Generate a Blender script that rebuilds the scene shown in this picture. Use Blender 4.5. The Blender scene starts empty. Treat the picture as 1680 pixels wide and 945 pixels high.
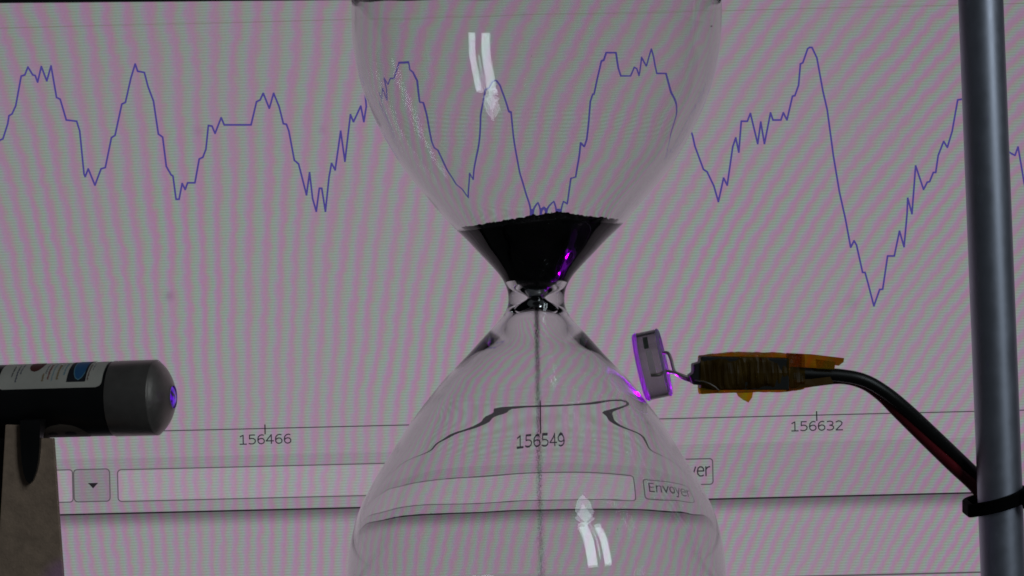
import bpy, math, random
import numpy as np
from mathutils import Vector, Matrix, noise

random.seed(7)
scn = bpy.context.scene
COL = scn.collection
MM = 0.001
K = 8.7            # photograph pixels per millimetre in the plane of the hourglass axis
CAMD = 400.0       # camera distance to that plane, mm

# ------------------------------------------------------------------ camera
cam = bpy.data.cameras.new('camera')
cam.sensor_width = 36.0
cam.lens = 36.0 * CAMD / (1680.0 / K)
cam.clip_start = 0.02
cam.clip_end = 50.0
cam_o = bpy.data.objects.new('camera', cam)
cam_o.location = (0, -CAMD * MM, 0)
cam_o.rotation_euler = (math.radians(90), 0, 0)
COL.objects.link(cam_o)
scn.camera = cam_o

# ------------------------------------------------------------------ world: a dim room
w = bpy.data.worlds.new('World')
scn.world = w
w.use_nodes = True
bg = w.node_tree.nodes['Background']
bg.inputs['Color'].default_value = (0.80, 0.90, 1.0, 1)
bg.inputs['Strength'].default_value = 0.018

# ------------------------------------------------------------------ light: the window behind the camera, high on the right
def window_pane(name, az, el, dist, wid, hei, radiance, col, roll=0.0):
    l = bpy.data.lights.new(name, 'AREA')
    l.shape = 'RECTANGLE'
    l.size = wid
    l.size_y = hei
    l.energy = radiance * math.pi * wid * hei
    l.color = col
    o = bpy.data.objects.new(name, l)
    a, e = math.radians(az), math.radians(el)
    d = Vector((math.sin(a) * math.cos(e), -math.cos(a) * math.cos(e), math.sin(e)))
    o.location = d * dist
    q = (-d).to_track_quat('-Z', 'Y')
    o.rotation_mode = 'QUATERNION'
    o.rotation_quaternion = q @ Matrix.Rotation(roll, 4, 'Z').to_quaternion()
    COL.objects.link(o)
    return o

SKYC = (0.80, 0.93, 1.0)
window_pane('window_pane_light', 33.3, 25, 1.6, 0.165, 0.80, 5.6, SKYC)
window_pane('window_pane_light', 43.2, 23.5, 1.6, 0.125, 0.72, 5.6, SKYC)
window_pane('window_gap_light', 38.6, 27, 1.6, 0.03, 0.66, 3.2, SKYC)
window_pane('window_transom_light', 38.0, 44, 1.7, 0.24, 0.22, 4.2, SKYC, 0.5)

scn.view_settings.view_transform = 'Standard'
scn.view_settings.look = 'None'
scn.view_settings.exposure = 0.0
scn.view_settings.gamma = 1.0
scn.view_settings.use_curve_mapping = False

scn.render.engine = 'CYCLES'
cy = scn.cycles
cy.max_bounces = 20
cy.transmission_bounces = 20
cy.glossy_bounces = 12
cy.transparent_max_bounces = 12
cy.caustics_reflective = True
cy.caustics_refractive = True
cy.blur_glossy = 0.0
cy.sample_clamp_indirect = 6.0
cy.filter_width = 1.7

# ------------------------------------------------------------------ helpers
def P(px, py, y=0.0):
    """place seen at photograph pixel (px, py) at depth y (mm) -> metres"""
    k = K * CAMD / (CAMD + y)
    return Vector(((px - 840.0) / k * MM, y * MM, (472.5 - py) / k * MM))

def mesh_obj(name, verts, faces, mat, parent=None, smooth=False):
    me = bpy.data.meshes.new(name)
    me.from_pydata([tuple(v) for v in verts], [], faces)
    me.validate()
    me.update()
    if smooth:
        me.polygons.foreach_set('use_smooth', [True] * len(me.polygons))
    if mat:
        me.materials.append(mat)
    o = bpy.data.objects.new(name, me)
    COL.objects.link(o)
    if parent:
        o.parent = parent
    return o

def empty(name, loc=(0, 0, 0)):
    o = bpy.data.objects.new(name, None)
    o.empty_display_size = 0.005
    o.location = loc
    COL.objects.link(o)
    return o

def tag(o, label=None, cat=None, group=None, kind=None):
    if label: o['label'] = label
    if cat: o['category'] = cat
    if group: o['group'] = group
    if kind: o['kind'] = kind
    return o

def new_mat(name):
    m = bpy.data.materials.new(name)
    m.use_nodes = True
    return m, m.node_tree

def principled(name, col, rough=0.5, metal=0.0, noise_scale=None, noise_amt=0.3, bump=0.0, bump_scale=None,
               spec=0.5, coat=0.0):
    m, nt = new_mat(name)
    b = nt.nodes['Principled BSDF']
    b.inputs['Base Color'].default_value = (*col, 1)
    b.inputs['Roughness'].default_value = rough
    b.inputs['Metallic'].default_value = metal
    b.inputs['Specular IOR Level'].default_value = spec
    b.inputs['Coat Weight'].default_value = coat
    tc = nt.nodes.new('ShaderNodeTexCoord')
    if noise_scale:
        n = nt.nodes.new('ShaderNodeTexNoise')
        n.inputs['Scale'].default_value = noise_scale
        n.inputs['Detail'].default_value = 6
        n.inputs['Roughness'].default_value = 0.65
        nt.links.new(tc.outputs['Object'], n.inputs['Vector'])
        r = nt.nodes.new('ShaderNodeMapRange')
        r.inputs['From Min'].default_value = 0.3
        r.inputs['From Max'].default_value = 0.7
        r.inputs['To Min'].default_value = 1 - noise_amt
        r.inputs['To Max'].default_value = 1 + noise_amt
        nt.links.new(n.outputs['Fac'], r.inputs['Value'])
        mx = nt.nodes.new('ShaderNodeVectorMath')
        mx.operation = 'SCALE'
        mx.inputs[0].default_value = col
        nt.links.new(r.outputs[0], mx.inputs['Scale'])
        nt.links.new(mx.outputs[0], b.inputs['Base Color'])
        rr = nt.nodes.new('ShaderNodeMapRange')
        rr.inputs['To Min'].default_value = max(0.02, rough - 0.12)
        rr.inputs['To Max'].default_value = min(1, rough + 0.12)
        nt.links.new(n.outputs['Fac'], rr.inputs['Value'])
        nt.links.new(rr.outputs[0], b.inputs['Roughness'])
    if bump:
        n2 = nt.nodes.new('ShaderNodeTexNoise')
        n2.inputs['Scale'].default_value = bump_scale or 2000
        n2.inputs['Detail'].default_value = 4
        nt.links.new(tc.outputs['Object'], n2.inputs['Vector'])
        bp = nt.nodes.new('ShaderNodeBump')
        bp.inputs['Strength'].default_value = bump
        bp.inputs['Distance'].default_value = 0.0003
        nt.links.new(n2.outputs['Fac'], bp.inputs['Height'])
        nt.links.new(bp.outputs[0], b.inputs['Normal'])
    return m

def pchip(xs, ys):
    xs = np.array(xs, float); ys = np.array(ys, float)
    h = np.diff(xs); d = np.diff(ys) / h
    m = np.zeros(len(xs))
    for i in range(1, len(xs) - 1):
        if d[i - 1] * d[i] > 0:
            w1 = 2 * h[i] + h[i - 1]; w2 = h[i] + 2 * h[i - 1]
            m[i] = (w1 + w2) / (w1 / d[i - 1] + w2 / d[i])
    m[0], m[-1] = d[0], d[-1]
    def f(x):
        x = np.clip(np.asarray(x, float), xs[0], xs[-1])
        i = np.clip(np.searchsorted(xs, x) - 1, 0, len(h) - 1)
        t = (x - xs[i]) / h[i]
        return ((1 + 2 * t) * (1 - t) ** 2 * ys[i] + t * (1 - t) ** 2 * h[i] * m[i]
                + t * t * (3 - 2 * t) * ys[i + 1] + t * t * (t - 1) * h[i] * m[i + 1])
    return f

def strip(path, width, layer, closed=False):
    """flat ribbon in the monitor's own plane, path in screen units (a, b)"""
    pts = [Vector((p[0], p[1])) for p in path]
    out = [pts[0]]
    for p in pts[1:]:
        if (p - out[-1]).length > 1e-4:
            out.append(p)
    pts = out
    n = len(pts)
    V, F = [], []
    hw = width / 2
    for i in range(n if closed else n - 1):
        p, q = pts[i], pts[(i + 1) % n]
        t = (q - p).normalized()
        m = Vector((-t.y, t.x)) * hw
        ext = t * (hw * 0.55)
        k = len(V)
        ly = layer + 0.25 * (i % 2)
        for c in (p - ext + m, q + ext + m, q + ext - m, p - ext - m):
            V.append(L(c.x, c.y, ly))
        F.append((k, k + 1, k + 2, k + 3))
    return V, F

# ------------------------------------------------------------------ the monitor
SCR_Y = 80.0
KS = K * CAMD / (CAMD + SCR_Y)
ROLL = -0.0241
def L(a, b, layer=0):
    """monitor-local point of screen unit (a, b); layer lifts it towards the viewer"""
    return Vector(((a - 840.0) / KS * MM, -layer * 0.00005, (472.5 - b) / KS * MM))

def S(px, py):
    """photograph pixel on the bare screen -> screen unit"""
    dx, dy = px - 840.0, py - 472.5
    c, s = math.cos(ROLL), math.sin(ROLL)
    return (840.0 + dx * c + dy * s, 472.5 - dx * s + dy * c)

monitor = empty('monitor', (0, SCR_Y * MM, 0))
monitor.rotation_euler = (0, ROLL, 0)
tag(monitor, 'lit computer monitor with a blue zigzag plot, standing behind the hourglass', 'monitor')

def screen_mat(name, col, contrast=1.0, strength=1.0, shade=None):
    """light of an LCD panel: sub-pixel colour fringes and row structure in the panel's own plane"""
    m, nt = new_mat(name)
    N, Lk = nt.nodes, nt.links
    for n in list(N): N.remove(n)
    out = N.new('ShaderNodeOutputMaterial')
    em = N.new('ShaderNodeEmission')
    em.inputs['Strength'].default_value = strength
    Lk.new(em.outputs[0], out.inputs[0])
    tc = N.new('ShaderNodeTexCoord')
    sp = N.new('ShaderNodeSeparateXYZ')
    Lk.new(tc.outputs['Object'], sp.inputs[0])
    def M(op, a, b=None, c=None):
        n = N.new('ShaderNodeMath'); n.operation = op
        for i, v in enumerate((a, b, c)):
            if v is None: continue
            if isinstance(v, (int, float)): n.inputs[i].default_value = v
            else: Lk.new(v, n.inputs[i])
        return n.outputs[0]
    a = M('MULTIPLY_ADD', sp.outputs['X'], KS / MM, 840.0)
    b = M('MULTIPLY_ADD', sp.outputs['Z'], -KS / MM, 472.5)
    def nz(scale, detail=2.0):
        n = N.new('ShaderNodeTexNoise')
        n.inputs['Scale'].default_value = scale
        n.inputs['Detail'].default_value = detail
        Lk.new(tc.outputs['Object'], n.inputs['Vector'])
        return M('SUBTRACT', n.outputs['Fac'], 0.5)
    n1 = nz(60.0); n2 = nz(420.0, 3.0); n3 = nz(35.0)
    phi = M('MULTIPLY_ADD', a, 0.0283, M('MULTIPLY', M('MULTIPLY', M('SUBTRACT', a, 350.0), b), 2.5e-5))  # phase of the moiré stripes painted into the emission colour
    phi = M('ADD', phi, M('ADD', M('MULTIPLY', n1, 0.8), M('MULTIPLY', n2, 0.6)))
    ang = M('MULTIPLY', phi, 2 * math.pi)
    rows = M('SINE', M('MULTIPLY', M('MULTIPLY_ADD', a, 0.012, b), 2 * math.pi / 4.7))
    amp = M('MULTIPLY', M('MULTIPLY_ADD', n3, 1.1, 1.0), contrast)
    s1 = M('MULTIPLY', M('SINE', ang), amp)
    s2 = M('MULTIPLY', M('SINE', M('ADD', ang, 1.1)), amp)
    rs = M('MULTIPLY', rows, M('MULTIPLY_ADD', M('SINE', ang), -0.5, 0.8))
    gr = [M('MULTIPLY', nz(1900.0 + 170 * q, 2.0), 0.26) for q in range(3)]
    gi = iter(gr)
    # the panel's viewing-angle dimming towards its upper edge, painted in as a gradient
    tilt = M('MULTIPLY_ADD', b, 0.00019, 0.91)
    # and its luminance falls off towards oblique directions, as a liquid-crystal panel's does
    geo = N.new('ShaderNodeNewGeometry')
    dt = N.new('ShaderNodeVectorMath'); dt.operation = 'DOT_PRODUCT'
    Lk.new(geo.outputs['Normal'], dt.inputs[0]); Lk.new(geo.outputs['Incoming'], dt.inputs[1])
    tilt = M('MULTIPLY', tilt, M('POWER', M('ABSOLUTE', dt.outputs['Value']), 1.6))
    # a few smudges on the panel's surface
    for sa, sb_, sr, sd in ((278, 472, 11, 0.20), (332, 203, 13, 0.09), (1398, 510, 16, 0.10), (1229, 815, 13, 0.13), (868, 28, 10, 0.08), (535, 205, 10, 0.08)):
        d2 = M('ADD', M('POWER', M('SUBTRACT', a, float(sa)), 2.0), M('POWER', M('SUBTRACT', b, float(sb_)), 2.0))
        tilt = M('MULTIPLY', tilt, M('SUBTRACT', 1.0, M('MULTIPLY', M('EXPONENT', M('MULTIPLY', d2, -1.0 / (sr * sr * 0.5))), sd)))
    ch = []
    for base, k1, k2, kr in ((col[0], 0.150, 0.0, 0.05), (col[1], -0.180, 0.0, 0.085), (col[2], 0.03, 0.085, 0.085)):
        v = M('ADD', M('MULTIPLY', s1, k1), M('MULTIPLY', s2, k2))
        v = M('ADD', v, M('MULTIPLY', rs, kr))
        v = M('ADD', M('ADD', v, 1.0), next(gi))
        ch.append(M('MULTIPLY', M('MULTIPLY', v, base), tilt))
    cb = N.new('ShaderNodeCombineXYZ')
    for i in range(3): Lk.new(ch[i], cb.inputs[i])
    last = cb.outputs[0]
    if shade:
        # the drop shadow that the desktop draws under the window's lower edge
        b0, b1, dark = shade
        mr = N.new('ShaderNodeMapRange'); mr.interpolation_type = 'SMOOTHSTEP'
        mr.inputs['From Min'].default_value = b0; mr.inputs['From Max'].default_value = b1
        mr.inputs['To Min'].default_value = dark; mr.inputs['To Max'].default_value = 1.0
        Lk.new(b, mr.inputs['Value'])
        vm = N.new('ShaderNodeVectorMath'); vm.operation = 'SCALE'
        Lk.new(last, vm.inputs[0]); Lk.new(mr.outputs[0], vm.inputs['Scale'])
        last = vm.outputs[0]
    Lk.new(last, em.inputs['Color'])
    return m

def flat_emit(name, col):
    m, nt = new_mat(name)
    for n in list(nt.nodes): nt.nodes.remove(n)
    out = nt.nodes.new('ShaderNodeOutputMaterial')
    em = nt.nodes.new('ShaderNodeEmission')
    em.inputs['Color'].default_value = (*col, 1)
    nt.links.new(em.outputs[0], out.inputs[0])
    return m

C0 = (0.278, 0.238, 0.274)
M_SCR = screen_mat('screen_light', C0)
M_PANEL = screen_mat('screen_panel_light', tuple(c * 0.90 for c in C0))
M_FIELD = screen_mat('screen_field_light', tuple(c * 1.10 for c in C0), 0.85)
M_BUTTON = screen_mat('screen_button_light', tuple(c * 0.78 for c in C0), 0.7)
M_DESK = screen_mat('screen_desktop_light', tuple(c * 0.97 for c in C0), shade=(827, 856, 0.45))
M_INK = flat_emit('screen_ink', (0.016, 0.014, 0.017))
M_LINE = flat_emit('screen_outline', (0.085, 0.075, 0.085))
M_FAINT = screen_mat('screen_faint_line', tuple(c * 0.84 for c in (0.27, 0.235, 0.235)), 0.8)
M_BLUE = flat_emit('screen_blue', (0.062, 0.048, 0.235))

A0, A1, B0, B1 = -1050.0, 2730.0, -46.0, 1200.0
def sheet(name, a0, b0, a1, b1, layer, mat, parent=monitor):
    V = [L(a0, b1, layer), L(a1, b1, layer), L(a1, b0, layer), L(a0, b0, layer)]
    return mesh_obj(name, V, [(0, 1, 2, 3)], mat, parent)

def round_rect(a0, b0, a1, b1, r, n=5):
    pts = []
    for cx, cy_, s in ((a1 - r, b0 + r, -90), (a1 - r, b1 - r, 0), (a0 + r, b1 - r, 90), (a0 + r, b0 + r, 180)):
        for i in range(n):
            t = math.radians(s + 90 * i / (n - 1))
            pts.append((cx + r * math.cos(t), cy_ + r * math.sin(t)))
    return pts

def ribbon(name, path, width, layer, mat, parent=monitor, closed=False):
    V, F = strip(path, width, layer, closed)
    return mesh_obj(name, V, F, mat, parent)

screen = sheet('screen', A0, B0, A1, B1, 0, M_SCR)

# bezel: four bars in front of the panel and a shell behind it
M_BEZEL = principled('bezel_plastic', (0.012, 0.012, 0.013), 0.45)
def bar(name, a0, b0, a1, b1, y0, y1, mat, parent, skew=0.0):
    q = [(a0, b0), (a1, b0), (a1, b1), (a0, b1 + skew)]
    V = [Vector((L(a, b).x, y, L(a, b).z)) for y in (y0, y1) for a, b in q]
    return mesh_obj(name, V, [(0, 1, 2, 3), (7, 6, 5, 4), (0, 4, 5, 1), (1, 5, 6, 2), (2, 6, 7, 3), (3, 7, 4, 0)], mat, parent)
bez = mesh_obj('bezel', [], [], M_BEZEL, monitor)
bv, bf = [], []
def addbar(a0, b0, a1, b1, y0, y1, skew=(0, 0)):
    n = len(bv)
    for y in (y0, y1):
        for a, b in ((a0, b0), (a1, b0), (a1, b1 + skew[1]), (a0, b1 + skew[0])):
            bv.append(tuple(Vector((L(a, b).x, y, L(a, b).z))))
    for f in ((0, 1, 2, 3), (7, 6, 5, 4), (0, 4, 5, 1), (1, 5, 6, 2), (2, 6, 7, 3), (3, 7, 4, 0)):
        bf.append(tuple(n + i for i in f))
addbar(A0 - 120, B0 - 130, A1 + 120, B0, -0.0012, 0.006, (13.2, 74.7))
addbar(A0 - 120, B1, A1 + 120, B1 + 150, -0.0012, 0.006)
addbar(A0 - 120, B0, A0, B1, -0.0012, 0.006)
addbar(A1, B0, A1 + 120, B1, -0.0012, 0.006)
addbar(A0 - 119, B0 - 129, A1 + 119, B1 + 149, 0.0062, 0.03)
bez.data.from_pydata(bv, [], bf); bez.data.update()

# window contents
sheet('window_panel', A0 + 4, 736, A1 - 4, 827, 1, M_PANEL)
sheet('desktop_area', A0 + 4, 827.1, A1 - 4, 1198, 1, M_DESK)
ribbon('window_edge_line', [(A0 + 4, 826.6), (A1 - 4, 826.6)], 2.6, 3, M_INK)
ribbon('grid_line', [(A0 + 40, 26), (A1 - 40, 26)], 1.6, 2, M_FAINT)
ribbon('desktop_line', [(A0 + 40, 957), (A1 - 40, 957)], 2.6, 2, M_LINE)
axis = ribbon('axis_line', [(A0 + 40, 693), (A1 - 40, 693)], 1.6, 3, flat_emit('screen_axis_ink', (0.040, 0.036, 0.042)))

def panel_poly(name, pts, layer, mat, parent=monitor):
    return mesh_obj(name, [L(p[0], p[1], layer) for p in pts], [tuple(range(len(pts)))[::-1]], mat, parent)

tf = panel_poly('text_field', round_rect(186, 755, 1042, 807, 6), 2, M_FIELD)
ribbon('outline', round_rect(186, 755, 1042, 807, 6), 1.8, 4, M_LINE, tf, True)
cf = panel_poly('combo_field', round_rect(-260, 753, 112, 806, 5), 2, M_FIELD)
ribbon('outline', round_rect(-260, 753, 112, 806, 5), 1.8, 4, M_LINE, cf, True)
db = panel_poly('drop_down_button', round_rect(114, 753, 173, 806, 6), 3, M_BUTTON)
ribbon('outline', round_rect(114, 753, 173, 806, 6), 1.8, 5, M_LINE, db, True)
mesh_obj('arrow', [L(137, 775.5, 5), L(154, 775.5, 5), L(145.5, 784.5, 5)], [(0, 2, 1)], M_INK, db)
sb = panel_poly('send_button', round_rect(1059, 760, 1162, 802, 5), 2, M_PANEL)
ribbon('outline', round_rect(1059, 760, 1162, 802, 5), 2.0, 4, M_LINE, sb, True)

GLYPH = {
 '1': [[(.08, .83), (.3, 1), (.3, 0)], [(.06, 0), (.54, 0)]],
 '5': [[(.5, 1), (.13, 1), (.12, .57), (.25, .62), (.4, .6), (.52, .48), (.54, .32), (.5, .14), (.37, .02), (.2, .01), (.07, .07)]],
 '6': [[(.5, .95), (.38, 1), (.24, .95), (.12, .78), (.08, .5), (.1, .22), (.2, .04), (.32, 0), (.46, .06), (.54, .2), (.54, .4), (.46, .56), (.32, .6), (.18, .54), (.1, .4)]],
 '4': [[(.42, 0), (.42, 1), (.04, .3), (.58, .3)]],
 '3': [[(.08, .95), (.28, 1), (.45, .93), (.5, .77), (.44, .6), (.26, .54), (.44, .5), (.54, .36), (.54, .22), (.44, .05), (.26, 0), (.07, .05)]],
 '2': [[(.08, .9), (.25, 1), (.42, .96), (.52, .8), (.48, .6), (.07, 0), (.55, 0)]],
 'E': [[(.5, 1), (.1, 1), (.1, 0), (.52, 0)], [(.1, .52), (.48, .52)]],
 'n': [[(.08, 0), (.08, .75)], [(.08, .5), (.18, .7), (.33, .75), (.46, .66), (.48, .5), (.48, 0)]],
 'v': [[(.03, .75), (.26, 0), (.5, .75)]],
 'o': [[(.06, .38), (.1, .62), (.28, .75), (.46, .62), (.5, .38), (.46, .12), (.28, 0), (.1, .12), (.06, .38)]],
 'y': [[(.03, .75), (.27, .03)], [(.5, .75), (.25, -.1), (.17, -.25), (.02, -.27)]],
 'e': [[(.08, .4), (.52, .4), (.5, .6), (.4, .73), (.26, .75), (.13, .65), (.07, .4), (.1, .15), (.24, 0), (.4, 0), (.5, .06)]],
 'r': [[(.08, 0), (.08, .75)], [(.08, .5), (.2, .7), (.36, .74)]],
}
GLYPH['9'] = [[(.6 - x, 1 - y) for x, y in GLYPH['6'][0]]]
def text(name, s, a0, a1, btop, bbase, layer, parent, width=2.1):
    h = bbase - btop
    adv = {'E': .64, 'n': .62, 'v': .56, 'o': .6, 'y': .56, 'e': .6, 'r': .4}
    tot = sum(adv.get(c, .64) for c in s)
    k = (a1 - a0) / tot
    V, F, x = [], [], a0
    for c in s:
        for i, pl in enumerate(GLYPH[c]):
            v, f = strip([(x + px * k, bbase - py * h) for px, py in pl], width, layer + 0.3 * i)
            n = len(V); V += v; F += [tuple(n + j for j in q) for q in f]
        x += adv.get(c, .64) * k
    return mesh_obj(name, V, F, M_TEXT, parent)
M_TEXT = flat_emit('screen_text', (0.030, 0.026, 0.034))

for a, s in ((429.5, '156466'), (882, '156549'), (1334.5, '156632')):
    ribbon('tick', [(a, 687), (a, 702)], 2.0, 4, M_INK)
    text('number_label', s, a - 43, a + 44, 703.3, 718.0, 4, monitor, 1.9)
text('button_text', 'Envoyer', 1067, 1158, 768, 788, 5, sb, 2.2)

# the plotted line: bare-screen stretches are in photograph pixels, the stretch behind the glass in screen units
LEFT = [(-60,330),(-30,300),(-10,245),(0,230),(5,228),(13,203),(15,190),(20,187),(26,174),(35,125),(41,123),(46,110),(54,123),(58,124),(62,135),(68,109),(77,133),(84,108),(93,160),(99,163),(109,197),(126,199),(131,215),(138,285),(140,290),(145,277),(156,304),(166,277),(173,275),(183,226),(189,222),(200,171),(206,168),(215,128),(222,105),(226,117),(237,119),(243,142),(252,166),(260,220),(267,225),(273,273),(281,287),(284,289),(289,327),(294,327),(299,301),(304,311),(308,300),(320,300),(327,261),(333,258),(338,245),(342,206),(348,207),(353,219),(363,193),(368,205),(412,205),(421,167),(427,164),(432,153),(442,178),(449,153),(458,175),(465,203),(470,204),(474,215),(483,263),(490,269),(503,320),(508,283),(513,326),(519,347),(524,309),(528,309),(534,347),(540,290),(544,268),(550,279),(559,215),(566,265),(575,188),(580,200),(592,174),(597,200),(601,175)]
RIGHT = [(1136,222),(1140,240),(1154,278),(1160,282),(1171,305),(1178.5,331),(1187,292),(1193,304),(1202,241),(1207,226),(1212,250),(1216,199),(1226,199),(1231,186),(1243,236),(1248,200),(1254,236),(1264,185),(1268,197),(1281,197),(1285,185),(1291,197),(1300,158),(1304,157),(1310,140),(1313,105),(1317,103),(1325,80),(1328,78),(1332,78),(1340,95),(1350,150),(1357,180),(1367,255),(1377,315),(1387,360),(1395.5,406),(1401,395),(1405,402),(1415,447),(1419,447),(1424,465),(1433.5,502),(1443,475),(1448,474.5),(1456,420),(1467,420),(1475.5,379),(1483,405),(1488,350),(1489,325),(1496,351),(1502,272),(1515,311),(1521,299),(1525,298),(1531,283),(1535,283),(1539,255),(1548,232),(1554,242),(1562,215),(1571,164),(1577,163),(1592,163),(1612,196),(1632,214),(1650,246),(1659,252),(1665,255),(1670,241),(1680,300),(1690,340),(1702,400),(1720,420),(1740,360)]
MIDDLE = [(606.8,144.4),(613.8,156.7),(621.9,143.6),(631.8,142.9),(650.4,111.6),(673.2,110.2),(675.0,122.6),(680.3,127.4),(686.4,144.1),(688.3,186.2),(694.0,187.4),(697.2,202.6),(704.2,237.0),(707.1,246.9),(712.7,251.3),(724.3,296.5),(730.6,310.2),(734.9,324.4),(744.8,336.0),(752.6,357.1),(764.5,296.7),(770.1,309.1),(788.6,205.0),(795.3,185.5),(801.4,159.7),(808.0,157.2),(815.1,144.3),(821.4,144.3),(827.3,153.1),(839.9,196.9),(843.9,198.5),(846.8,230.4),(855.2,295.1),(860.4,318.7),(864.0,336.8),(872.0,368.6),(876.2,368.7),(884.7,358.5),(889.6,369.2),(896.6,367.0),(901.5,370.0),(914.9,357.7),(919.9,370.9),(929.1,371.6),(933.0,359.0),(939.9,364.7),(946.0,310.8),(954.5,308.6),(959.1,262.8),(960.4,240.5),(966.3,246.9),(970.0,235.8),(977.2,185.9),(981.9,172.6),(983.9,172.6),(998.4,113.1),(1002.2,111.6),(1006.4,100.2),(1020.7,100.2),(1023.5,126.2),(1027.3,140.3),(1045.2,141.3),(1052.2,124.9),(1056.9,127.5),(1061.7,142.1),(1066.5,109.5),(1076.3,123.7),(1085.5,94.9),(1098.9,141.4),(1115.3,143.7),(1123.8,178.5),(1127.4,187.7)]
ribbon('plot_line', [S(*p) for p in LEFT] + MIDDLE + [S(*p) for p in RIGHT], 3.0, 3, M_BLUE)

# ------------------------------------------------------------------ the hourglass
HX, HCY = 880.0, 488.0        # pixel of the axis and of the waist
OUT = [(20,303),(62,301.5),(125,291.5),(167,277.5),(208,259),(250,236),(292,206),(333,172),(361,148),(399,109),(412,97),(428,81.5),(447,64),(456,57),(466,51.5),(476,47.8),(485,46.2),(494,46),(504,47.6),(517,54),(539,73.5),(560,92.5),(587,117),(618,147),(660,181.5),(696,208),(734,232),(796,270.5),(850,295),(908,307.5),(945,310.5),(985,312)]
INN = [(20,298),(62,296.5),(125,285.5),(167,270.5),(208,250.5),(250,227),(292,196),(333,160.5),(360,136),(372,124),(399,92.5),(428,59),(447,43),(458,36.5),(469,29.5),(478,20),(484,11.5),(488,9),(492,11.5),(499,19),(508,28.5),(517,37),(535,49),(560,73),(587,104),(618,136),(660,172.5),(696,199.5),(734,224),(796,262.5),(850,289),(908,302.5),(945,305.5),(985,307)]
f_out = pchip(*zip(*OUT)); f_in = pchip(*zip(*INN))
TOPC, BOTC, TOPH, BOTH = 20.0, 985.0, 300.0, 300.0
def smooth1(f, lo, hi):
    ys = np.arange(lo, hi + 1, 1.0); v = f(ys)
    k = np.exp(-0.5 * (np.arange(-12, 13) / 3.5) ** 2); k /= k.sum()
    vp = np.concatenate([np.full(12, v[0]), v, np.full(12, v[-1])])
    return ys, np.convolve(vp, k, 'valid')
YS, RO = smooth1(f_out, TOPC, BOTC)
_, RI = smooth1(f_in, TOPC, BOTC)
RI = np.where(np.abs(YS - 488) < 9, np.minimum(RI, f_in(YS) + 1.5), RI)
# wall thickness of the lower bulb: a thick ring under the shoulder, thinning towards the widest part
f_wall = pchip([560, 587, 605, 620, 632, 644, 652, 659, 666, 673, 680, 690, 704, 714, 724, 736, 748, 762, 780, 800, 825, 850, 880, 915, 950, 985],
               [12.38, 10.37, 8.72, 7.97, 8.61, 8.77, 9.29, 9.89, 10.55, 10.95, 11.28, 11.4, 11.19, 11.01, 10.81, 10.27, 9.72, 9.07, 8.06, 7.16, 6.41, 5.68, 5.17, 4.86, 4.61, 4.46])
wall = f_wall(YS)
kk = np.exp(-0.5 * (np.arange(-25, 26) / 4.5) ** 2); kk /= kk.sum()
wall = np.convolve(np.concatenate([np.full(25, wall[0]), wall, np.full(25, wall[-1])]), kk, 'valid')
bl = np.clip((YS - 535.0) / 58.0, 0, 1); bl = bl * bl * (3 - 2 * bl)
RI = RI * (1 - bl) + (RO - wall) * bl
def r_out(y): return float(np.interp(y, YS, RO))
def r_in(y): return float(np.interp(y, YS, RI))

def profile(inner):
    t = 5.0 if inner else 0.0
    pts = []
    n = 26
    for i in range(n):
        a = math.pi / 2 * (1 - i / n)
        h = TOPH - t
        pts.append(((303 - t) * math.cos(a), TOPC - h * math.sin(a)))
    y = TOPC
    while y < BOTC:
        pts.append((r_in(y) if inner else r_out(y), y))
        y += 1.25 if 430 < y < 560 else (2.5 if 330 < y < 760 else 4.0)
    for i in range(n + 1):
        a = math.pi / 2 * i / n
        h = BOTH - t
        pts.append(((312 - t) * math.cos(a), BOTC + h * math.sin(a)))
    return pts

def ripple(x, y, z, r):
    """uneven wall of hand-blown glass, mm"""
    k = min(1.0, max(0.0, (r - 60) / 120.0))
    k *= 1.0 - 0.92 * math.exp(-((z + 25.0) / 9.0) ** 2) if z < 0 else 2.6
    k *= 1.0 + 1.0 * min(1.0, max(0.0, (-z - 33.0) / 5.0))
    a = noise.noise(Vector((x, y, z * 0.7)) / 13.0 + Vector((3, 1, 7)))
    b = noise.noise(Vector((x, y, z * 0.6)) / 6.0 + Vector((9, 4, 2)))
    return k * (0.022 * a + 0.006 * b)

NSEG = 240
def revolve(pts, inner):
    V, F = [], []
    rows = []
    for r, y in pts:
        z = (HCY - y) / K
        if r < 0.5:
            rows.append([len(V)]); V.append((0, 0, z * MM)); continue
        row = []
        for j in range(NSEG):
            t = 2 * math.pi * j / NSEG
            R = r / K
            x_, y_ = R * math.cos(t), R * math.sin(t)
            if inner:
                R += ripple(x_, y_, z, r)
            row.append(len(V)); V.append((R * math.cos(t) * MM, R * math.sin(t) * MM, z * MM))
        rows.append(row)
    for a, b in zip(rows[:-1], rows[1:]):
        for j in range(NSEG):
            k = (j + 1) % NSEG
            if len(a) == 1: f = (a[0], b[j], b[k])
            elif len(b) == 1: f = (a[j], b[0], a[k])
            else: f = (a[j], b[j], b[k], a[k])
            F.append(f if not inner else f[::-1])
    return V, F

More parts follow.
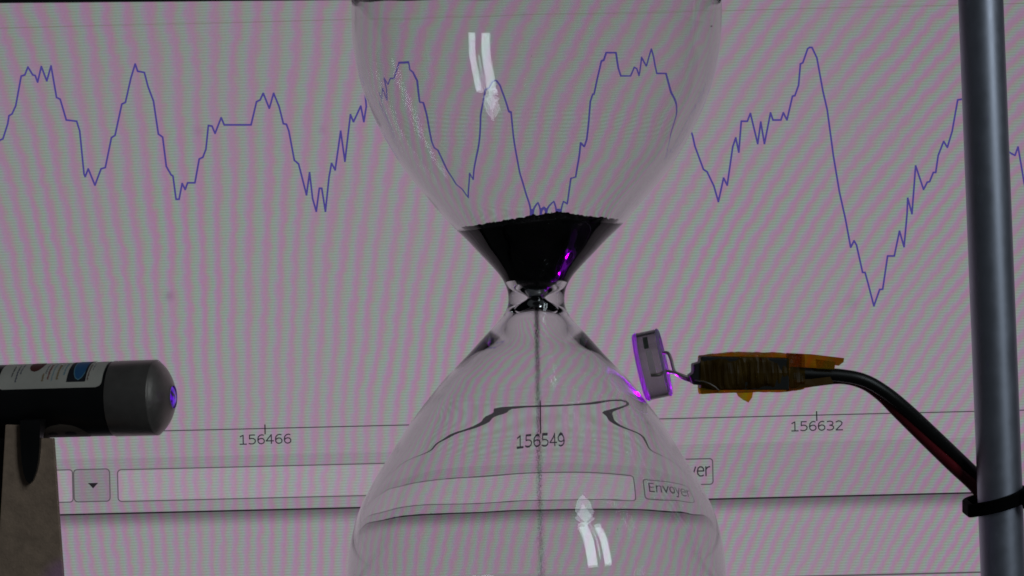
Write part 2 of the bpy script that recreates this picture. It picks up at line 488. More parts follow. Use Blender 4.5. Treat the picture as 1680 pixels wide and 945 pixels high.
V1, F1 = revolve(profile(False), False)
V2, F2 = revolve(profile(True), True)
n1 = len(V1)
M_GLASS, nt = new_mat('clear_glass')
pb = nt.nodes['Principled BSDF']
pb.inputs['Base Color'].default_value = (0.985, 0.99, 0.985, 1)
pb.inputs['Roughness'].default_value = 0.0
pb.inputs['IOR'].default_value = 1.47
pb.inputs['Transmission Weight'].default_value = 1.0
waist = P(HX, HCY)
hourglass = mesh_obj('hourglass', V1 + V2, F1 + [tuple(n1 + i for i in f) for f in F2], M_GLASS, None, True)
hourglass.location = waist
tag(hourglass, 'clear glass hourglass with a narrow waist, in front of the lit screen', 'hourglass')

M_DUST = principled('dark_dust', (0.02, 0.02, 0.02), 0.9)
def speck(px, py, rad):
    r = r_out(py); x = px - HX
    d = -math.sqrt(r * r - x * x)
    c = Vector((x / K * (1 + d / K / CAMD), d / K, (HCY - 472.5 - (py - 472.5) * (1 + d / K / CAMD)) / K)) * MM
    V, F = [], []
    for i in range(5):
        for j in range(8):
            a, b = math.pi * i / 4, 2 * math.pi * j / 8
            q = rad * (0.8 + 0.4 * noise.noise(Vector((i, j, px))))
            V.append(c + Vector((math.sin(a) * math.cos(b), math.sin(a) * math.sin(b) * 0.6, math.cos(a))) * q * MM)
    for i in range(4):
        for j in range(8):
            k = (j + 1) % 8
            F.append((i * 8 + j, i * 8 + k, (i + 1) * 8 + k, (i + 1) * 8 + j))
    mesh_obj('dust_speck', V, F, M_DUST, hourglass)
speck(1163, 43, 0.20)
speck(1178, 13, 0.14)
speck(868, 92, 0.09)
speck(1010, 868, 0.10)
speck(704, 842, 0.09)

# black sand in the upper bulb
M_SAND = principled('black_sand', (0.005, 0.005, 0.0053), 1.0, 0.0, 3000, 0.5, 0.5, 5000, spec=0.03)
f_top = pchip([-150, -125, -95, -60, -20, 0, 40, 80, 110, 137, 160], [374, 372, 367.5, 360.5, 354.5, 352, 348.5, 353.5, 357, 360, 361])
def heap(x, y):
    return float(f_top(x)) + 0.10 * abs(y) ** 1.0 * (1 if abs(y) > 1 else 0)
def grain_n(x, y, s, seed):
    return noise.noise(Vector((x / s, y / s, seed)))
V, F, rings = [], [], []
NS = 160
def gap(y):
    u = min(1.0, max(0.0, (y - 440.0) / 28.0))
    return -0.8 + 1.3 * u * u * (3 - 2 * u)
contact = []
for j in range(NS):
    t = 2 * math.pi * j / NS
    lo, hi = 330.0, 480.0
    for _ in range(40):
        m = (lo + hi) / 2
        r = r_in(m) - gap(m)
        if heap(r * math.cos(t), r * math.sin(t)) < m: hi = m
        else: lo = m
    contact.append((lo + hi) / 2)
NZ = 60
for i in range(NZ + 1):
    u = i / NZ
    ring = []
    for j in range(NS):
        t = 2 * math.pi * j / NS
        y = 489.0 + (contact[j] - 489.0) * u
        r = max(2.0, r_in(y) - gap(y))
        ring.append(len(V)); V.append((r * math.cos(t) / K * MM, r * math.sin(t) / K * MM, (HCY - y) / K * MM))
    rings.append(ring)
NR = 46
for i in range(1, NR):
    u = 1 - i / NR
    ring = []
    for j in range(NS):
        t = 2 * math.pi * j / NS
        r = (r_in(contact[j]) - gap(contact[j])) * u
        x_, y_ = r * math.cos(t), r * math.sin(t)
        g = 3.2 * grain_n(x_, y_, 6.0, 1.0) + 2.2 * grain_n(x_, y_, 2.6, 5.0) + 2.2 * grain_n(x_, y_, 14.0, 8.0)
        ring.append(len(V)); V.append((x_ / K * MM, y_ / K * MM, (HCY - heap(x_, y_) + g * min(1, i / 3)) / K * MM))
    rings.append(ring)
for a, b in zip(rings[:-1], rings[1:]):
    for j in range(NS):
        k = (j + 1) % NS
        F.append((a[j], a[k], b[k], b[j]))
c0 = len(V); V.append((0, 0, (HCY - 489.0) / K * MM))
c1 = len(V); V.append((0, 0, (HCY - heap(0, 0)) / K * MM))
for j in range(NS):
    k = (j + 1) % NS
    F.append((c0, rings[0][k], rings[0][j])); F.append((c1, rings[-1][j], rings[-1][k]))
sand = mesh_obj('black_sand', V, F, M_SAND, None, False)
sand.location = waist
tag(sand, 'heap of fine black sand filling the bottom of the upper bulb', 'sand')

# falling sand
OCT_V = [(1, 0, 0), (-1, 0, 0), (0, 1, 0), (0, -1, 0), (0, 0, 1), (0, 0, -1)]
OCT_F = [(0, 2, 4), (2, 1, 4), (1, 3, 4), (3, 0, 4), (2, 0, 5), (1, 2, 5), (3, 1, 5), (0, 3, 5)]
V, F = [], []
rng = random.Random(3)
for i in range(17000):
    u = rng.random() ** 1.8
    y = 489 + u * 640
    s = (2.3 + 1.6 * u)
    x = rng.gauss(0, s) + 11.0 * u; d = rng.gauss(0, s)
    lim = 6 + 5 * u
    if abs(x - 11.0 * u) > lim or abs(d) > lim: continue
    if y < 497:
        x *= 0.6; d *= 0.6
    q = rng.uniform(0.024, 0.046) * MM
    n = len(V)
    c = Vector((x / K * MM, d / K * MM, (HCY - y) / K * MM))
    rot = Matrix.Rotation(rng.random() * 6.28, 3, Vector((rng.gauss(0, 1), rng.gauss(0, 1), rng.gauss(0, 1))).normalized())
    for v in OCT_V: V.append(c + rot @ (Vector(v) * q))
    F += [tuple(n + k for k in f) for f in OCT_F]
stream = mesh_obj('sand_stream', V, F, M_SAND, None)
stream.location = waist
tag(stream, 'thin thread of black sand grains falling through the lower bulb', 'sand', kind='stuff')

# ------------------------------------------------------------------ lathe and tube builders
def lathe_x(name, prof, mat, parent, seg=96, smooth=True, cap=True):
    """surface of revolution about local X; prof = [(x, r)] in mm; sharp corners by doubled points"""
    V, F, rows = [], [], []
    for x, r in prof:
        if r < 1e-6:
            rows.append([len(V)]); V.append((x * MM, 0, 0)); continue
        rows.append(list(range(len(V), len(V) + seg)))
        for j in range(seg):
            t = 2 * math.pi * j / seg
            V.append((x * MM, -r * math.cos(t) * MM, r * math.sin(t) * MM))
    for a, b in zip(rows[:-1], rows[1:]):
        for j in range(seg):
            k = (j + 1) % seg
            if len(a) == 1 and len(b) == 1: continue
            if len(a) == 1: F.append((a[0], b[j], b[k]))
            elif len(b) == 1: F.append((a[j], b[0], a[k]))
            else: F.append((a[j], b[j], b[k], a[k]))
    o = mesh_obj(name, V, F, mat, parent, smooth)
    if smooth:
        try:
            o.data.set_sharp_from_angle(angle=math.radians(28))
        except Exception:
            pass
    return o

def spline(pts, n=12):
    pts = [Vector(p) for p in pts]
    P_ = [pts[0] * 2 - pts[1]] + pts + [pts[-1] * 2 - pts[-2]]
    out = []
    for i in range(1, len(P_) - 2):
        p0, p1, p2, p3 = P_[i - 1:i + 3]
        for k in range(n):
            t = k / n
            out.append(0.5 * ((2 * p1) + (p2 - p0) * t + (2 * p0 - 5 * p1 + 4 * p2 - p3) * t * t + (3 * p1 - p0 - 3 * p2 + p3) * t ** 3))
    out.append(pts[-1])
    return out

def tube(name, pts, rad, mat, parent, seg=16, n=12):
    path = spline(pts, n)
    V, F = [], []
    up = Vector((0, 1, 0))
    for i, p in enumerate(path):
        t = (path[min(i + 1, len(path) - 1)] - path[max(i - 1, 0)]).normalized()
        a = t.cross(up)
        if a.length < 1e-4: a = t.cross(Vector((0, 0, 1)))
        a.normalize(); b = t.cross(a)
        for j in range(seg):
            q = 2 * math.pi * j / seg
            V.append(p + (a * math.cos(q) + b * math.sin(q)) * rad * MM)
    m = len(path)
    for i in range(m - 1):
        for j in range(seg):
            k = (j + 1) % seg
            F.append((i * seg + j, i * seg + k, (i + 1) * seg + k, (i + 1) * seg + j))
    F.append(tuple(range(seg))[::-1]); F.append(tuple((m - 1) * seg + j for j in range(seg)))
    return mesh_obj(name, V, F, mat, parent, True)

def box(name, x0, x1, y0, y1, z0, z1, mat, parent, bevel=0.0):
    V = [(x, y, z) for x in (x0, x1) for y in (y0, y1) for z in (z0, z1)]
    F = [(0, 1, 3, 2), (4, 6, 7, 5), (0, 4, 5, 1), (2, 3, 7, 6), (0, 2, 6, 4), (1, 5, 7, 3)]
    o = mesh_obj(name, V, F, mat, parent)
    if bevel:
        b = o.modifiers.new('bevel', 'BEVEL'); b.width = bevel * MM; b.segments = 3
    return o

def prism(name, pix, y0, y1, mat, parent, origin, bevel=0.0):
    """outline in photograph pixels (clockwise on the picture), extruded from depth y0 to y1 (mm)"""
    n = len(pix)
    V = [P(px, py, y0).copy() for px, py in pix]
    V2_ = []
    for v in V:
        q = v.copy(); q.y = y1 * MM; V2_.append(q)
    W = [v - origin for v in V + V2_]
    F = [tuple(range(n))[::-1], tuple(range(n, 2 * n))]
    for i in range(n):
        j = (i + 1) % n
        F.append((i, j, n + j, n + i))
    o = mesh_obj(name, W, F, mat, parent)
    if bevel:
        b = o.modifiers.new('bevel', 'BEVEL'); b.width = bevel * MM; b.segments = 3; b.limit_method = 'ANGLE'
    return o

# ------------------------------------------------------------------ support rod and cable tie
M_ROD = principled('brushed_aluminium', (0.56, 0.58, 0.68), 0.45, 0.92, 260, 0.03, 0.03, 900)
ROD_Y = 6.0
rk = K * CAMD / (CAMD + ROD_Y)
RODR = 36.3 / rk
rod_a, rod_b = P(1609 - 37.0 * 0.30, -0.30 * 945, ROD_Y), P(1646 + 37.0 * 0.30, 1.30 * 945, ROD_Y)
rod_len = (rod_a - rod_b).length / MM
rod = lathe_x('support_rod', [(0, 0), (0, RODR), (rod_len, RODR), (rod_len, 0)], M_ROD, None, 96)
rod.location = rod_b
rod.rotation_mode = 'QUATERNION'
rod.rotation_quaternion = (rod_a - rod_b).normalized().to_track_quat('X', 'Z')
tag(rod, 'leaning round grey metal rod at the right edge of the picture', 'rod')

M_TIE = principled('black_nylon', (0.004, 0.004, 0.004), 0.8, spec=0.05)
tie = empty('cable_tie', P(1640, 822, ROD_Y))
tag(tie, 'black plastic cable tie wrapped round the grey rod', 'cable tie')
def hull(pts):
    pts = sorted(pts); 
    def half(ps):
        h = []
        for p in ps:
            while len(h) > 1 and (h[-1][0]-h[-2][0])*(p[1]-h[-2][1])-(h[-1][1]-h[-2][1])*(p[0]-h[-2][0]) <= 0: h.pop()
            h.append(p)
        return h
    a, b = half(pts), half(pts[::-1])
    return a[:-1] + b[:-1]
circ = lambda cx, cy_, r: [(cx + r * math.cos(2 * math.pi * i / 48), cy_ + r * math.sin(2 * math.pi * i / 48)) for i in range(48)]
hp = hull(circ(0, 0, RODR + 0.15) + circ(-2.4, 5.9, 2.5) + circ(2.2, 5.4, 2.0) + circ(-RODR + 0.0, -0.2, 1.0))
V, F = [], []
nh = len(hp)
for i, (x, y) in enumerate(hp):
    p, q = hp[i - 1], hp[(i + 1) % nh]
    tx, ty = q[0] - p[0], q[1] - p[1]
    l = math.hypot(tx, ty); nx, ny = ty / l, -tx / l
    zc = 0.36 * 1.0 + 0.37 * 0 + 0.36 * (x / 1.0) * 0.95 * 0 + 0.345 * x
    for off, dz in ((0.0, -1.3), (0.75, -1.3), (0.95, -1.05), (0.95, 1.05), (0.75, 1.3), (0.0, 1.3)):
        V.append(((x + nx * off) * MM, (y + ny * off) * MM, (zc + dz - 0.35) * MM))
for i in range(nh):
    j = (i + 1) % nh
    for k in range(6):
        m = (k + 1) % 6
        F.append((i * 6 + k, j * 6 + k, j * 6 + m, i * 6 + m))
mesh_obj('strap', V, F, M_TIE, tie)
hd = box('head', 3.3 * MM, 6.6 * MM, -6.2 * MM, -3.2 * MM, -1.4 * MM, 3.2 * MM, M_TIE, tie, 1.0)

# ------------------------------------------------------------------ light sensor with its leads, taped plug and cable
sensor = empty('light_sensor', P(1075, 600, 0))
tag(sensor, 'round clear light sensor glowing violet, on an amber-taped plug and red-black cable', 'light sensor')
SO = sensor.location.copy()
M_CLEAR, nt = new_mat('clear_resin')
pb = nt.nodes['Principled BSDF']
pb.inputs['Base Color'].default_value = (0.42, 0.38, 0.44, 1)
pb.inputs['Roughness'].default_value = 0.14
pb.inputs['IOR'].default_value = 1.45
pb.inputs['Transmission Weight'].default_value = 0.88
M_RIM, nt = new_mat('frosted_rim')
d_ = nt.nodes.new('ShaderNodeBsdfDiffuse'); d_.inputs['Color'].default_value = (0.50, 0.46, 0.54, 1)
t_ = nt.nodes.new('ShaderNodeBsdfTranslucent'); t_.inputs['Color'].default_value = (0.75, 0.70, 0.80, 1)
x_ = nt.nodes.new('ShaderNodeMixShader'); x_.inputs['Fac'].default_value = 0.6
nt.links.new(d_.outputs[0], x_.inputs[1]); nt.links.new(t_.outputs[0], x_.inputs[2])
nt.links.new(x_.outputs[0], nt.nodes['Material Output'].inputs['Surface'])

dc = P(1070, 598.5, 0)
disc_rot = Matrix.Rotation(math.radians(-7), 4, 'Z') @ Matrix.Rotation(math.radians(-12.5), 4, 'Y')
DR, DT = 56.5 / K, 44.0 / K
def disc_part(name, prof, mat):
    o = lathe_x(name, prof, mat, sensor, 72)
    o.matrix_local = Matrix.Translation(dc - SO) @ disc_rot
    return o
h = DT / 2
disc_part('lens_disc', [(-h + 0.9, 0), (-h + 0.9, DR - 0.05), (h - 0.55, DR - 0.05), (h - 0.55, 0)], M_CLEAR)
disc_part('front_rim', [(-h + 0.85, DR - 1.3), (-h + 0.85, DR), (-h + 0.35, DR), (-h, DR - 0.35), (-h, DR - 1.3), (-h + 0.85, DR - 1.3)], M_RIM)
disc_part('rear_rim', [(h - 0.5, DR - 1.2), (h - 0.5, DR), (h - 0.2, DR), (h, DR - 0.3), (h, DR - 1.2), (h - 0.5, DR - 1.2)], M_RIM)
M_PALE, nt = new_mat('pale_substrate')
d_ = nt.nodes.new('ShaderNodeBsdfDiffuse'); d_.inputs['Color'].default_value = (0.62, 0.54, 0.55, 1)
t_ = nt.nodes.new('ShaderNodeBsdfTranslucent'); t_.inputs['Color'].default_value = (0.95, 0.88, 0.88, 1)
x_ = nt.nodes.new('ShaderNodeMixShader'); x_.inputs['Fac'].default_value = 0.3
nt.links.new(d_.outputs[0], x_.inputs[1]); nt.links.new(t_.outputs[0], x_.inputs[2])
nt.links.new(x_.outputs[0], nt.nodes['Material Output'].inputs['Surface'])
M_DARKCHIP = principled('dark_chip', (0.06, 0.07, 0.06), 0.5)
M_LEAD = principled('tinned_lead', (0.30, 0.26, 0.24), 0.45, 0.7)
def disc_box(name, x0, x1, z0, z1, y0, y1, mat):
    o = box(name, x0 * MM, x1 * MM, y0 * MM, y1 * MM, z0 * MM, z1 * MM, mat, sensor)
    o.matrix_local = Matrix.Translation(dc - SO) @ disc_rot
def disc_skin(name, x0, x1, z0, z1, mat, lift):
    """thin strip following the disc's curved side"""
    V, F = [], []
    n = 12
    for i in range(n + 1):
        a = math.asin((z0 + (z1 - z0) * i / n) / DR)
        for x in (x0, x1):
            for r in (DR - 0.06, DR + lift):
                V.append((x * MM, -r * math.cos(a) * MM, r * math.sin(a) * MM))
    for i in range(n):
        b = i * 4
        F += [(b + 1, b + 3, b + 7, b + 5), (b, b + 1, b + 5, b + 4), (b + 3, b + 2, b + 6, b + 7)]
    F += [(0, 2, 3, 1), (n * 4 + 1, n * 4 + 3, n * 4 + 2, n * 4)]
    o = mesh_obj(name, V, F, mat, sensor)
    o.matrix_local = Matrix.Translation(dc - SO) @ disc_rot
disc_skin('sense_plate', -0.30, 0.80, -1.6, 3.0, M_PALE, 0.02)
disc_skin('chip', -0.45, 0.45, 3.3, 5.4, M_DARKCHIP, 0.02)
def SP(px, py, y): return P(px, py, y) - SO
tube('lead', [SP(1068, 615.5, -6.9), SP(1082, 614.5, -7.0), SP(1090, 609.5, -5), SP(1106, 611, -3), SP(1128, 619, -2), SP(1150, 624, -1.5)], 0.30, M_LEAD, sensor, 10)
tube('lead', [SP(1082, 580, 1), SP(1095, 579, 0.5), SP(1101, 590, 0), SP(1106, 608, -0.5), SP(1118, 619, -0.5), SP(1135, 625, 0), SP(1150, 626, 0)], 0.30, M_LEAD, sensor, 10)

M_BLACKP = principled('black_plug_plastic', (0.008, 0.008, 0.007), 0.5)
prism('plug', [(1138, 598), (1149, 595), (1151, 585), (1295, 588), (1295, 640), (1150, 640), (1150, 632), (1137, 631), (1131, 617), (1138, 612)], -3.0, 3.0, M_BLACKP, sensor, SO, 0.2)

# amber film tape: thin, folded, see-through
M_TAPE, nt = new_mat('amber_film_tape')
N = nt.nodes; Lk = nt.links
pb = N['Principled BSDF']
pb.inputs['Base Color'].default_value = (0.17, 0.095, 0.010, 1)
pb.inputs['Roughness'].default_value = 0.42
tr = N.new('ShaderNodeBsdfTransparent')
tr.inputs['Color'].default_value = (0.66, 0.40, 0.05, 1)
mixs = N.new('ShaderNodeMixShader')
tc = N.new('ShaderNodeTexCoord'); nz = N.new('ShaderNodeTexNoise')
nz.inputs['Scale'].default_value = 170; nz.inputs['Detail'].default_value = 4
Lk.new(tc.outputs['Object'], nz.inputs['Vector'])
mr = N.new('ShaderNodeMapRange'); mr.inputs['From Min'].default_value = 0.35; mr.inputs['From Max'].default_value = 0.65
mr.inputs['To Min'].default_value = 0.10; mr.inputs['To Max'].default_value = 0.42
Lk.new(nz.outputs['Fac'], mr.inputs['Value'])
Lk.new(mr.outputs[0], mixs.inputs['Fac'])
Lk.new(tr.outputs[0], mixs.inputs[1]); Lk.new(pb.outputs[0], mixs.inputs[2])
Lk.new(mixs.outputs[0], N['Material Output'].inputs['Surface'])

def tape_wrap(name, tops, bots, xs, ydep, seed):
    rows, V, F = [], [], []
    ns = 20
    for i, x in enumerate(xs):
        t, b, d = tops(x), bots(x), ydep(x)
        cz, hz = (t + b) / 2, (b - t) / 2
        row = []
        for j in range(ns):
            a = 2 * math.pi * j / ns
            ca, sa = math.cos(a), math.sin(a)
            sx = math.copysign(abs(ca) ** 0.55, ca); sz = math.copysign(abs(sa) ** 0.55, sa)
            g = noise.noise(Vector((x / 22.0, j * 0.7, seed))) * 0.55
            g2 = noise.noise(Vector((x / 7.0, j * 1.9, seed + 4))) * 0.34
            v = SP(x, cz - hz * sz + (2.0 * g + 2.6 * g2) * abs(sa), 0)
            v.y = (d * sx + g + g2) * MM - SO.y
            row.append(len(V)); V.append(v)
        rows.append(row)
    for a, b in zip(rows[:-1], rows[1:]):
        for j in range(ns):
            k = (j + 1) % ns
            F.append((a[j], a[k], b[k], b[j]))
    return mesh_obj(name, V, F, M_TAPE, sensor)
ft = pchip([1148, 1160, 1190, 1240, 1300, 1340, 1372], [583, 581.5, 578.5, 577.5, 580, 583, 588])
fb = pchip([1148, 1180, 1225, 1290, 1340, 1372], [645.5, 645, 644, 642.5, 634, 629])
tape_wrap('tape_wrap', ft, fb, list(np.linspace(1147, 1318, 64)), pchip([1147, 1250, 1318], [3.5, 3.4, 2.4]), 1.0)
def sheet3(name, quads, mat, thick=0.06):
    V, F = [], []
    n = len(quads)
    for dy in (0, thick):
        for px, py, y in quads: V.append(SP(px, py, y + dy))
    F.append(tuple(range(n))[::-1]); F.append(tuple(range(n, 2 * n)))
    for i in range(n):
        j = (i + 1) % n
        F.append((i, j, n + j, n + i))
    return mesh_obj(name, V, F, mat, sensor)
sheet3('tape_tail', [(1290, 579, -0.3), (1330, 581, 0.2), (1385, 587.5, 0.8), (1384, 594, 0.9), (1376, 600, 0.9), (1369, 599, 0.7), (1369, 606, 0.6), (1330, 606, 0.2), (1290, 604, -0.3)], M_TAPE)
sheet3('tape_tail', [(1290, 622, -2.4), (1330, 622, -2.0), (1362, 618, -1.8), (1368, 629, -1.8), (1340, 633.5, -2.0), (1290, 642, -2.4)], M_TAPE)
M_TAPEY, nt2 = None, None
M_TAPEY = M_TAPE.copy(); M_TAPEY.name = 'yellow_film_tape'
for n_ in M_TAPEY.node_tree.nodes:
    if n_.type == 'BSDF_TRANSPARENT': n_.inputs['Color'].default_value = (0.75, 0.58, 0.03, 1)
    if n_.type == 'BSDF_PRINCIPLED': n_.inputs['Base Color'].default_value = (0.40, 0.28, 0.01, 1)
sheet3('tape_flap', [(1207, 642, -3.4), (1236, 641, -3.2), (1234, 652, -3.6), (1228, 660.5, -4.2), (1219, 656, -4.0), (1211, 650, -3.7)], M_TAPEY)
sheet3('tape_flap', [(1146, 636, -3.6), (1180, 641, -3.7), (1178, 645, -3.6), (1151, 647, -3.7)], M_TAPEY)
sheet3('tape_flap', [(1338, 589, -1.6), (1371, 594, -1.8), (1369, 606, -1.8), (1340, 605, -1.6)], M_TAPEY)
tube('loose_strand', [SP(1140, 624, -3.2), SP(1158, 627, -4.0), SP(1172, 634, -4.2), SP(1180, 641, -4.0)], 0.12, M_LEAD, sensor, 8)

M_WBLK = principled('black_wire', (0.007, 0.007, 0.006), 0.42)
M_WRED = principled('red_wire', (0.16, 0.008, 0.014), 0.42)
tube('wire', [SP(1296, 612, 0), SP(1335, 614, 0), SP(1380, 616, 0), SP(1418, 624, 0), SP(1452, 643, 0.5), SP(1488, 672, 2), SP(1530, 711, 5), SP(1572, 751, 9), SP(1610, 787, 12.8), SP(1640, 812, 12.8), SP(1640, 880, 12.8), SP(1645, 1000, 12.8)], 1.22, M_WBLK, sensor, 20)
tube('wire', [SP(1296, 628, 1.2), SP(1335, 624, 1.4), SP(1380, 620, 2.2), SP(1415, 628, 2.5), SP(1444, 647, 2.4), SP(1474, 677, 3), SP(1515, 718, 5.5), SP(1560, 762, 9), SP(1600, 800, 12.4), SP(1622, 832, 12.8), SP(1624, 890, 12.8), SP(1629, 1000, 12.8)], 1.18, M_WRED, sensor, 20)

# the laser spot where the beam leaves the bulb and strikes the sensor
def violet(name, loc, energy, rad, typ='POINT'):
    l = bpy.data.lights.new(name, typ)
    l.energy = energy; l.color = (0.50, 0.0, 1.0)
    l.shadow_soft_size = rad * MM
    o = bpy.data.objects.new(name, l)
    o.location = loc
    COL.objects.link(o)
    return o
DM = Matrix.Translation(dc) @ disc_rot
violet('laser_scatter_light', DM @ Vector(((-h + 0.35) * MM, 0, -DR * 0.62 * MM)), 0.014, 0.42)
violet('laser_scatter_light', DM @ Vector(((h - 0.1) * MM, 0, -DR * 0.62 * MM)), 0.0016, 0.25)

sp = violet('laser_reflection_light', P(430, 860, -75), 0.040, 0.6, 'SPOT')
sp.data.color = (0.22, 0.0, 1.0); sp.data.spot_size = math.radians(7.0); sp.data.spot_blend = 0.9
sp.rotation_mode = 'QUATERNION'
sp.rotation_quaternion = (P(112, 950, -9) - sp.location).to_track_quat('-Z', 'Y')

# ------------------------------------------------------------------ laser pointer
PIT = 0.034
laser = empty('laser_pointer', P(190, 654, 0))
laser.rotation_euler = (0, -PIT, math.radians(-8.0))
tag(laser, 'black pocket laser pointer with grey metal nose and printed label, aimed at the hourglass', 'laser pointer')
LR = 62.0 / K
M_BARREL = principled('black_lacquer', (0.006, 0.006, 0.0065), 0.38, 0.0, 120, 0.2)
M_NOSE = principled('gunmetal', (0.33, 0.295, 0.27), 0.36, 0.75, 300, 0.12, 0.06, 1500)
lathe_x('barrel', [(-62, 0), (-62, LR - 0.12), (-0.15, LR - 0.12), (-0.15, LR - 0.5), (0.2, LR - 0.5)], M_BARREL, laser, 128)
ax = lambda p: p / K
f_dome = pchip([72.4, 79, 84.5, 89, 93, 96, 97.6], [60.2, 54, 47, 39.5, 31, 23.5, 19.8])
nose = lathe_x('nose', [(-0.02, LR - 0.6), (-0.02, LR - 0.05), (0.12, LR), (ax(70.6), LR), (ax(71.6), ax(61.2)), (ax(72.4), ax(60.2))] + [(ax(a_), ax(float(f_dome(a_)))) for a_ in np.linspace(74, 97.2, 16)] + [(ax(98.2), ax(19.6)), (ax(98.2), ax(18.6)), (ax(94), ax(18.2))], M_NOSE, laser, 128)
M_APER, nt = new_mat('violet_aperture')
pb = nt.nodes['Principled BSDF']
pb.inputs['Base Color'].default_value = (0.01, 0.004, 0.02, 1)
pb.inputs['Roughness'].default_value = 0.15
pb.inputs['Emission Color'].default_value = (0.14, 0.0, 0.85, 1)
nz_ = nt.nodes.new('ShaderNodeTexNoise'); nz_.inputs['Scale'].default_value = 900; nz_.inputs['Detail'].default_value = 1
tc_ = nt.nodes.new('ShaderNodeTexCoord'); nt.links.new(tc_.outputs['Object'], nz_.inputs['Vector'])
mr_ = nt.nodes.new('ShaderNodeMapRange'); mr_.inputs['From Min'].default_value = 0.40; mr_.inputs['From Max'].default_value = 0.66
mr_.inputs['To Min'].default_value = 0.03; mr_.inputs['To Max'].default_value = 0.75
nt.links.new(nz_.outputs['Fac'], mr_.inputs['Value']); nt.links.new(mr_.outputs[0], pb.inputs['Emission Strength'])
lathe_x('aperture', [(ax(94), ax(18.0)), (ax(96.5), ax(17.0)), (ax(99.0), ax(11)), (ax(99.6), 0)], M_APER, laser, 48)

def wrap(name, pts, mat, parent, lift, R=LR - 0.12):
    """flat print bent round the barrel; pts in (pixels along the axis, degrees up from the viewer side)"""
    V = []
    n = len(pts)
    cx = sum(p[0] for p in pts) / n; cp = sum(p[1] for p in pts) / n
    for x, ph in pts:
        a = math.radians(ph)
        V.append(((x - 190) / K * MM, -(R + lift) * math.cos(a) * MM, (R + lift) * math.sin(a) * MM))
    return mesh_obj(name, V, [tuple(range(n))], mat, parent)

def wrap_grid(name, inside, x0, x1, p0, p1, nx, npn, mat, parent, lift, R=LR - 0.12):
    V, F, idx = [], [], {}
    for i in range(nx + 1):
        for j in range(npn + 1):
            u, v = i / nx, j / npn
            x, ph = inside(u, v, x0, x1, p0, p1)
            a = math.radians(ph)
            idx[i, j] = len(V)
            V.append(((x - 190) / K * MM, -(R + lift) * math.cos(a) * MM, (R + lift) * math.sin(a) * MM))
    for i in range(nx):
        for j in range(npn):
            F.append((idx[i, j], idx[i + 1, j], idx[i + 1, j + 1], idx[i, j + 1]))
    return mesh_obj(name, V, F, mat, parent, True)

def rounded(u, v, x0, x1, p0, p1):
    # straight label with rounded ends on its long sides
    ph = p0 + (p1 - p0) * v
    e = min(1.0, min(v, 1 - v) * (p1 - p0) / 9.0)
    inset = 9.0 * (1 - math.sqrt(max(0.0, 1 - (1 - e) ** 2)))
    return x0 + inset + (x1 - x0 - 2 * inset) * u, ph
def ellip(u, v, x0, x1, p0, p1):
    ph = p0 + (p1 - p0) * v
    w_ = math.sqrt(max(0.0, 1 - (2 * v - 1) ** 2))
    cx = (x0 + x1) / 2
    return cx + (x1 - x0) / 2 * w_ * (2 * u - 1), ph
def plain(u, v, x0, x1, p0, p1):
    return x0 + (x1 - x0) * u, p0 + (p1 - p0) * v

M_LABEL = principled('label_paper', (0.62, 0.57, 0.50), 0.55, 0.0, 200, 0.08)
def ink(name, col): return principled(name, col, 0.55)
I_DARK = ink('ink_dark', (0.02, 0.02, 0.025)); I_BLUE = ink('ink_blue', (0.03, 0.13, 0.30))
I_BROWN = ink('ink_brown', (0.12, 0.03, 0.025)); I_CYAN = ink('ink_cyan', (0.16, 0.34, 0.42))
I_TAN = ink('ink_tan', (0.30, 0.18, 0.06)); I_RED = ink('ink_red', (0.28, 0.05, 0.04)); I_NAVY = ink('ink_navy', (0.025, 0.03, 0.10))
label = wrap_grid('label', rounded, 9, 185, 21, 120, 20, 44, M_LABEL, laser, 0.03)
def deg(y, x=100.0):
    return math.degrees(math.asin(max(-1, min(1, (657.0 - (x - 100) * 0.034 - y) / 61.0))))
rg = random.Random(11)
def letters(x0, x1, y0, y1, mat):
    """a column of unreadably small print"""
    p1, p0 = deg(y0, x0), deg(y1, x0)
    p = p0; V, F = [], []
    R = LR - 0.12 + 0.055
    while p < p1:
        d = rg.uniform(1.6, 3.0)
        xa, xb = x0 + rg.uniform(0, 0.6), x1 - rg.uniform(0, 1.2)
        n = len(V)
        for x, ph in ((xa, p), (xb, p), (xb, p + d * 0.7), (xa, p + d * 0.7)):
            a = math.radians(ph)
            V.append(((x - 190) / K * MM, -R * math.cos(a) * MM, R * math.sin(a) * MM))
        F.append((n, n + 1, n + 2, n + 3))
        p += d
    mesh_obj('print', V, F, mat, label)
letters(29, 32, 602, 618, I_DARK); letters(37, 40, 601, 626, I_NAVY); letters(42.5, 45, 600, 613, I_NAVY)
letters(82, 86, 612, 624, I_TAN); letters(86, 88.5, 600, 612, I_NAVY); letters(91, 95, 599, 621, I_RED); letters(98.5, 101, 598, 624, I_CYAN)
letters(106, 110.5, 599, 621, I_TAN); letters(112, 114, 598, 606, I_CYAN); letters(117, 120.5, 597, 614, I_CYAN); letters(125, 127, 597, 601, I_NAVY)
letters(159, 162, 598, 622, I_BROWN); letters(165, 167, 597, 606, I_NAVY)
wrap_grid('emblem', ellip, 54, 78, deg(609.5, 66), 96, 12, 16, I_BROWN, label, 0.055)
wrap_grid('picture', plain, 125, 155.5, deg(624.5, 140), 100, 4, 20, I_DARK, label, 0.055)
wrap_grid('picture_ring', ellip, 132, 157, deg(622, 145), 112, 12, 20, I_CYAN, label, 0.075)
wrap_grid('picture_oval', ellip, 133.5, 155.5, deg(620.5, 145), 110, 12, 20, I_BLUE, label, 0.095)
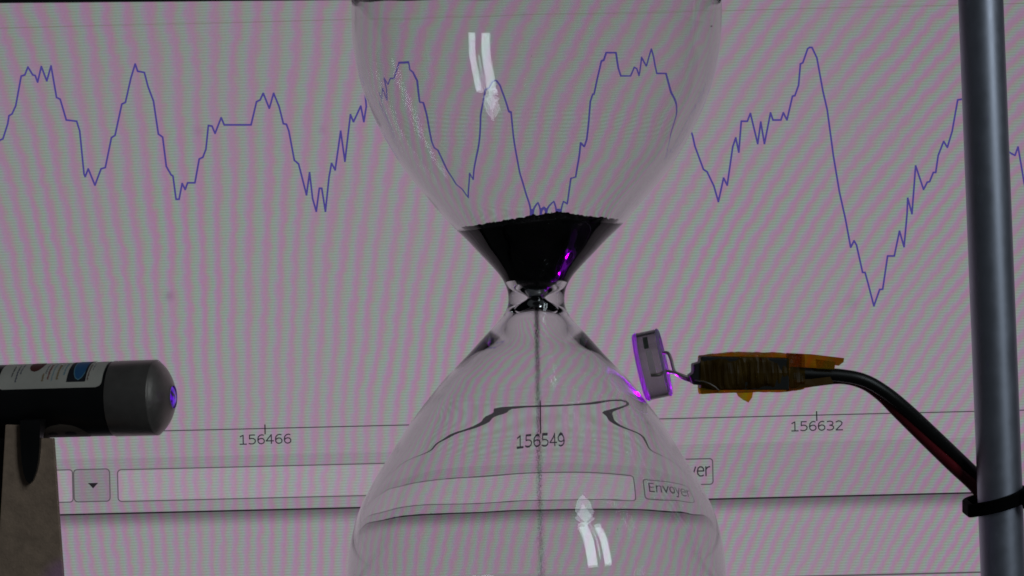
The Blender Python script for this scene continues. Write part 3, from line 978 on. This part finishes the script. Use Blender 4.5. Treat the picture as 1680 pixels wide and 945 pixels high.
wrap_grid('picture_bar', plain, 154, 157.5, deg(624, 150), 100, 2, 20, I_DARK, label, 0.115)
mesh_tri = wrap('arrow_mark', [(170, deg(614, 170)), (174, deg(606, 170)), (183, deg(600, 180)), (183, 85), (170, 85)], I_NAVY, label, 0.06)
warn = wrap_grid('warning_label', ellip, 72, 152, -100, -37, 20, 20, principled('warning_paper', (0.20, 0.16, 0.13), 0.6), laser, 0.03)
wrap_grid('print', ellip, 84, 100, -66, -56, 8, 6, I_DARK, warn, 0.055)
wrap_grid('print', ellip, 112, 132, -68, -54, 8, 6, I_DARK, warn, 0.055)

# rubber tongue of the holder hanging from the barrel
laser_inv = (Matrix.Translation(laser.location) @ laser.rotation_euler.to_matrix().to_4x4()).inverted()
tongue = [(33, 690), (66, 690), (65, 730), (63, 755), (59, 775), (54, 788), (48.5, 794), (43, 789), (38.5, 776), (35, 755), (33.5, 725)]
n = len(tongue)
V = [laser_inv @ P(x, y, -10.4) for x, y in tongue] + [laser_inv @ Vector((P(x, y, -10.4).x, (-9.05 if y > 695 else -5.5) * MM, P(x, y, -10.4).z)) for x, y in tongue]
F = [tuple(range(n))[::-1], tuple(range(n, 2 * n))] + [(i, (i + 1) % n, n + (i + 1) % n, n + i) for i in range(n)]
mesh_obj('clip', V, F, M_BARREL, laser)

# ------------------------------------------------------------------ block that carries the pointer
M_BLOCK = principled('grey_brown_board', (0.40, 0.275, 0.195), 0.75, 0.0, 500, 0.22, 0.25, 2500)
M_DARKB = principled('black_side_shade', (0.010, 0.009, 0.009), 0.7)
blk = empty('support_block', P(50, 1000, 0))
tag(blk, 'grey-brown upright board under the black laser pointer', 'support block')
BO = blk.location.copy()
prism('board', [(8.5, 697), (33, 698), (33.5, 719.5), (87, 719.5), (91, 775), (96, 850), (104, 960), (112, 1080), (-8, 1080), (-3, 900), (3, 800)], -9.0, -7.4, M_BLOCK, blk, BO, 0.15)
prism('shade_slab', [(-70, 724), (60, 724), (60, 800), (60, 900), (60, 1080), (-70, 1080)], -7.3, 4.0, M_DARKB, blk, BO)  # black slab standing in for the shaded left side of the block
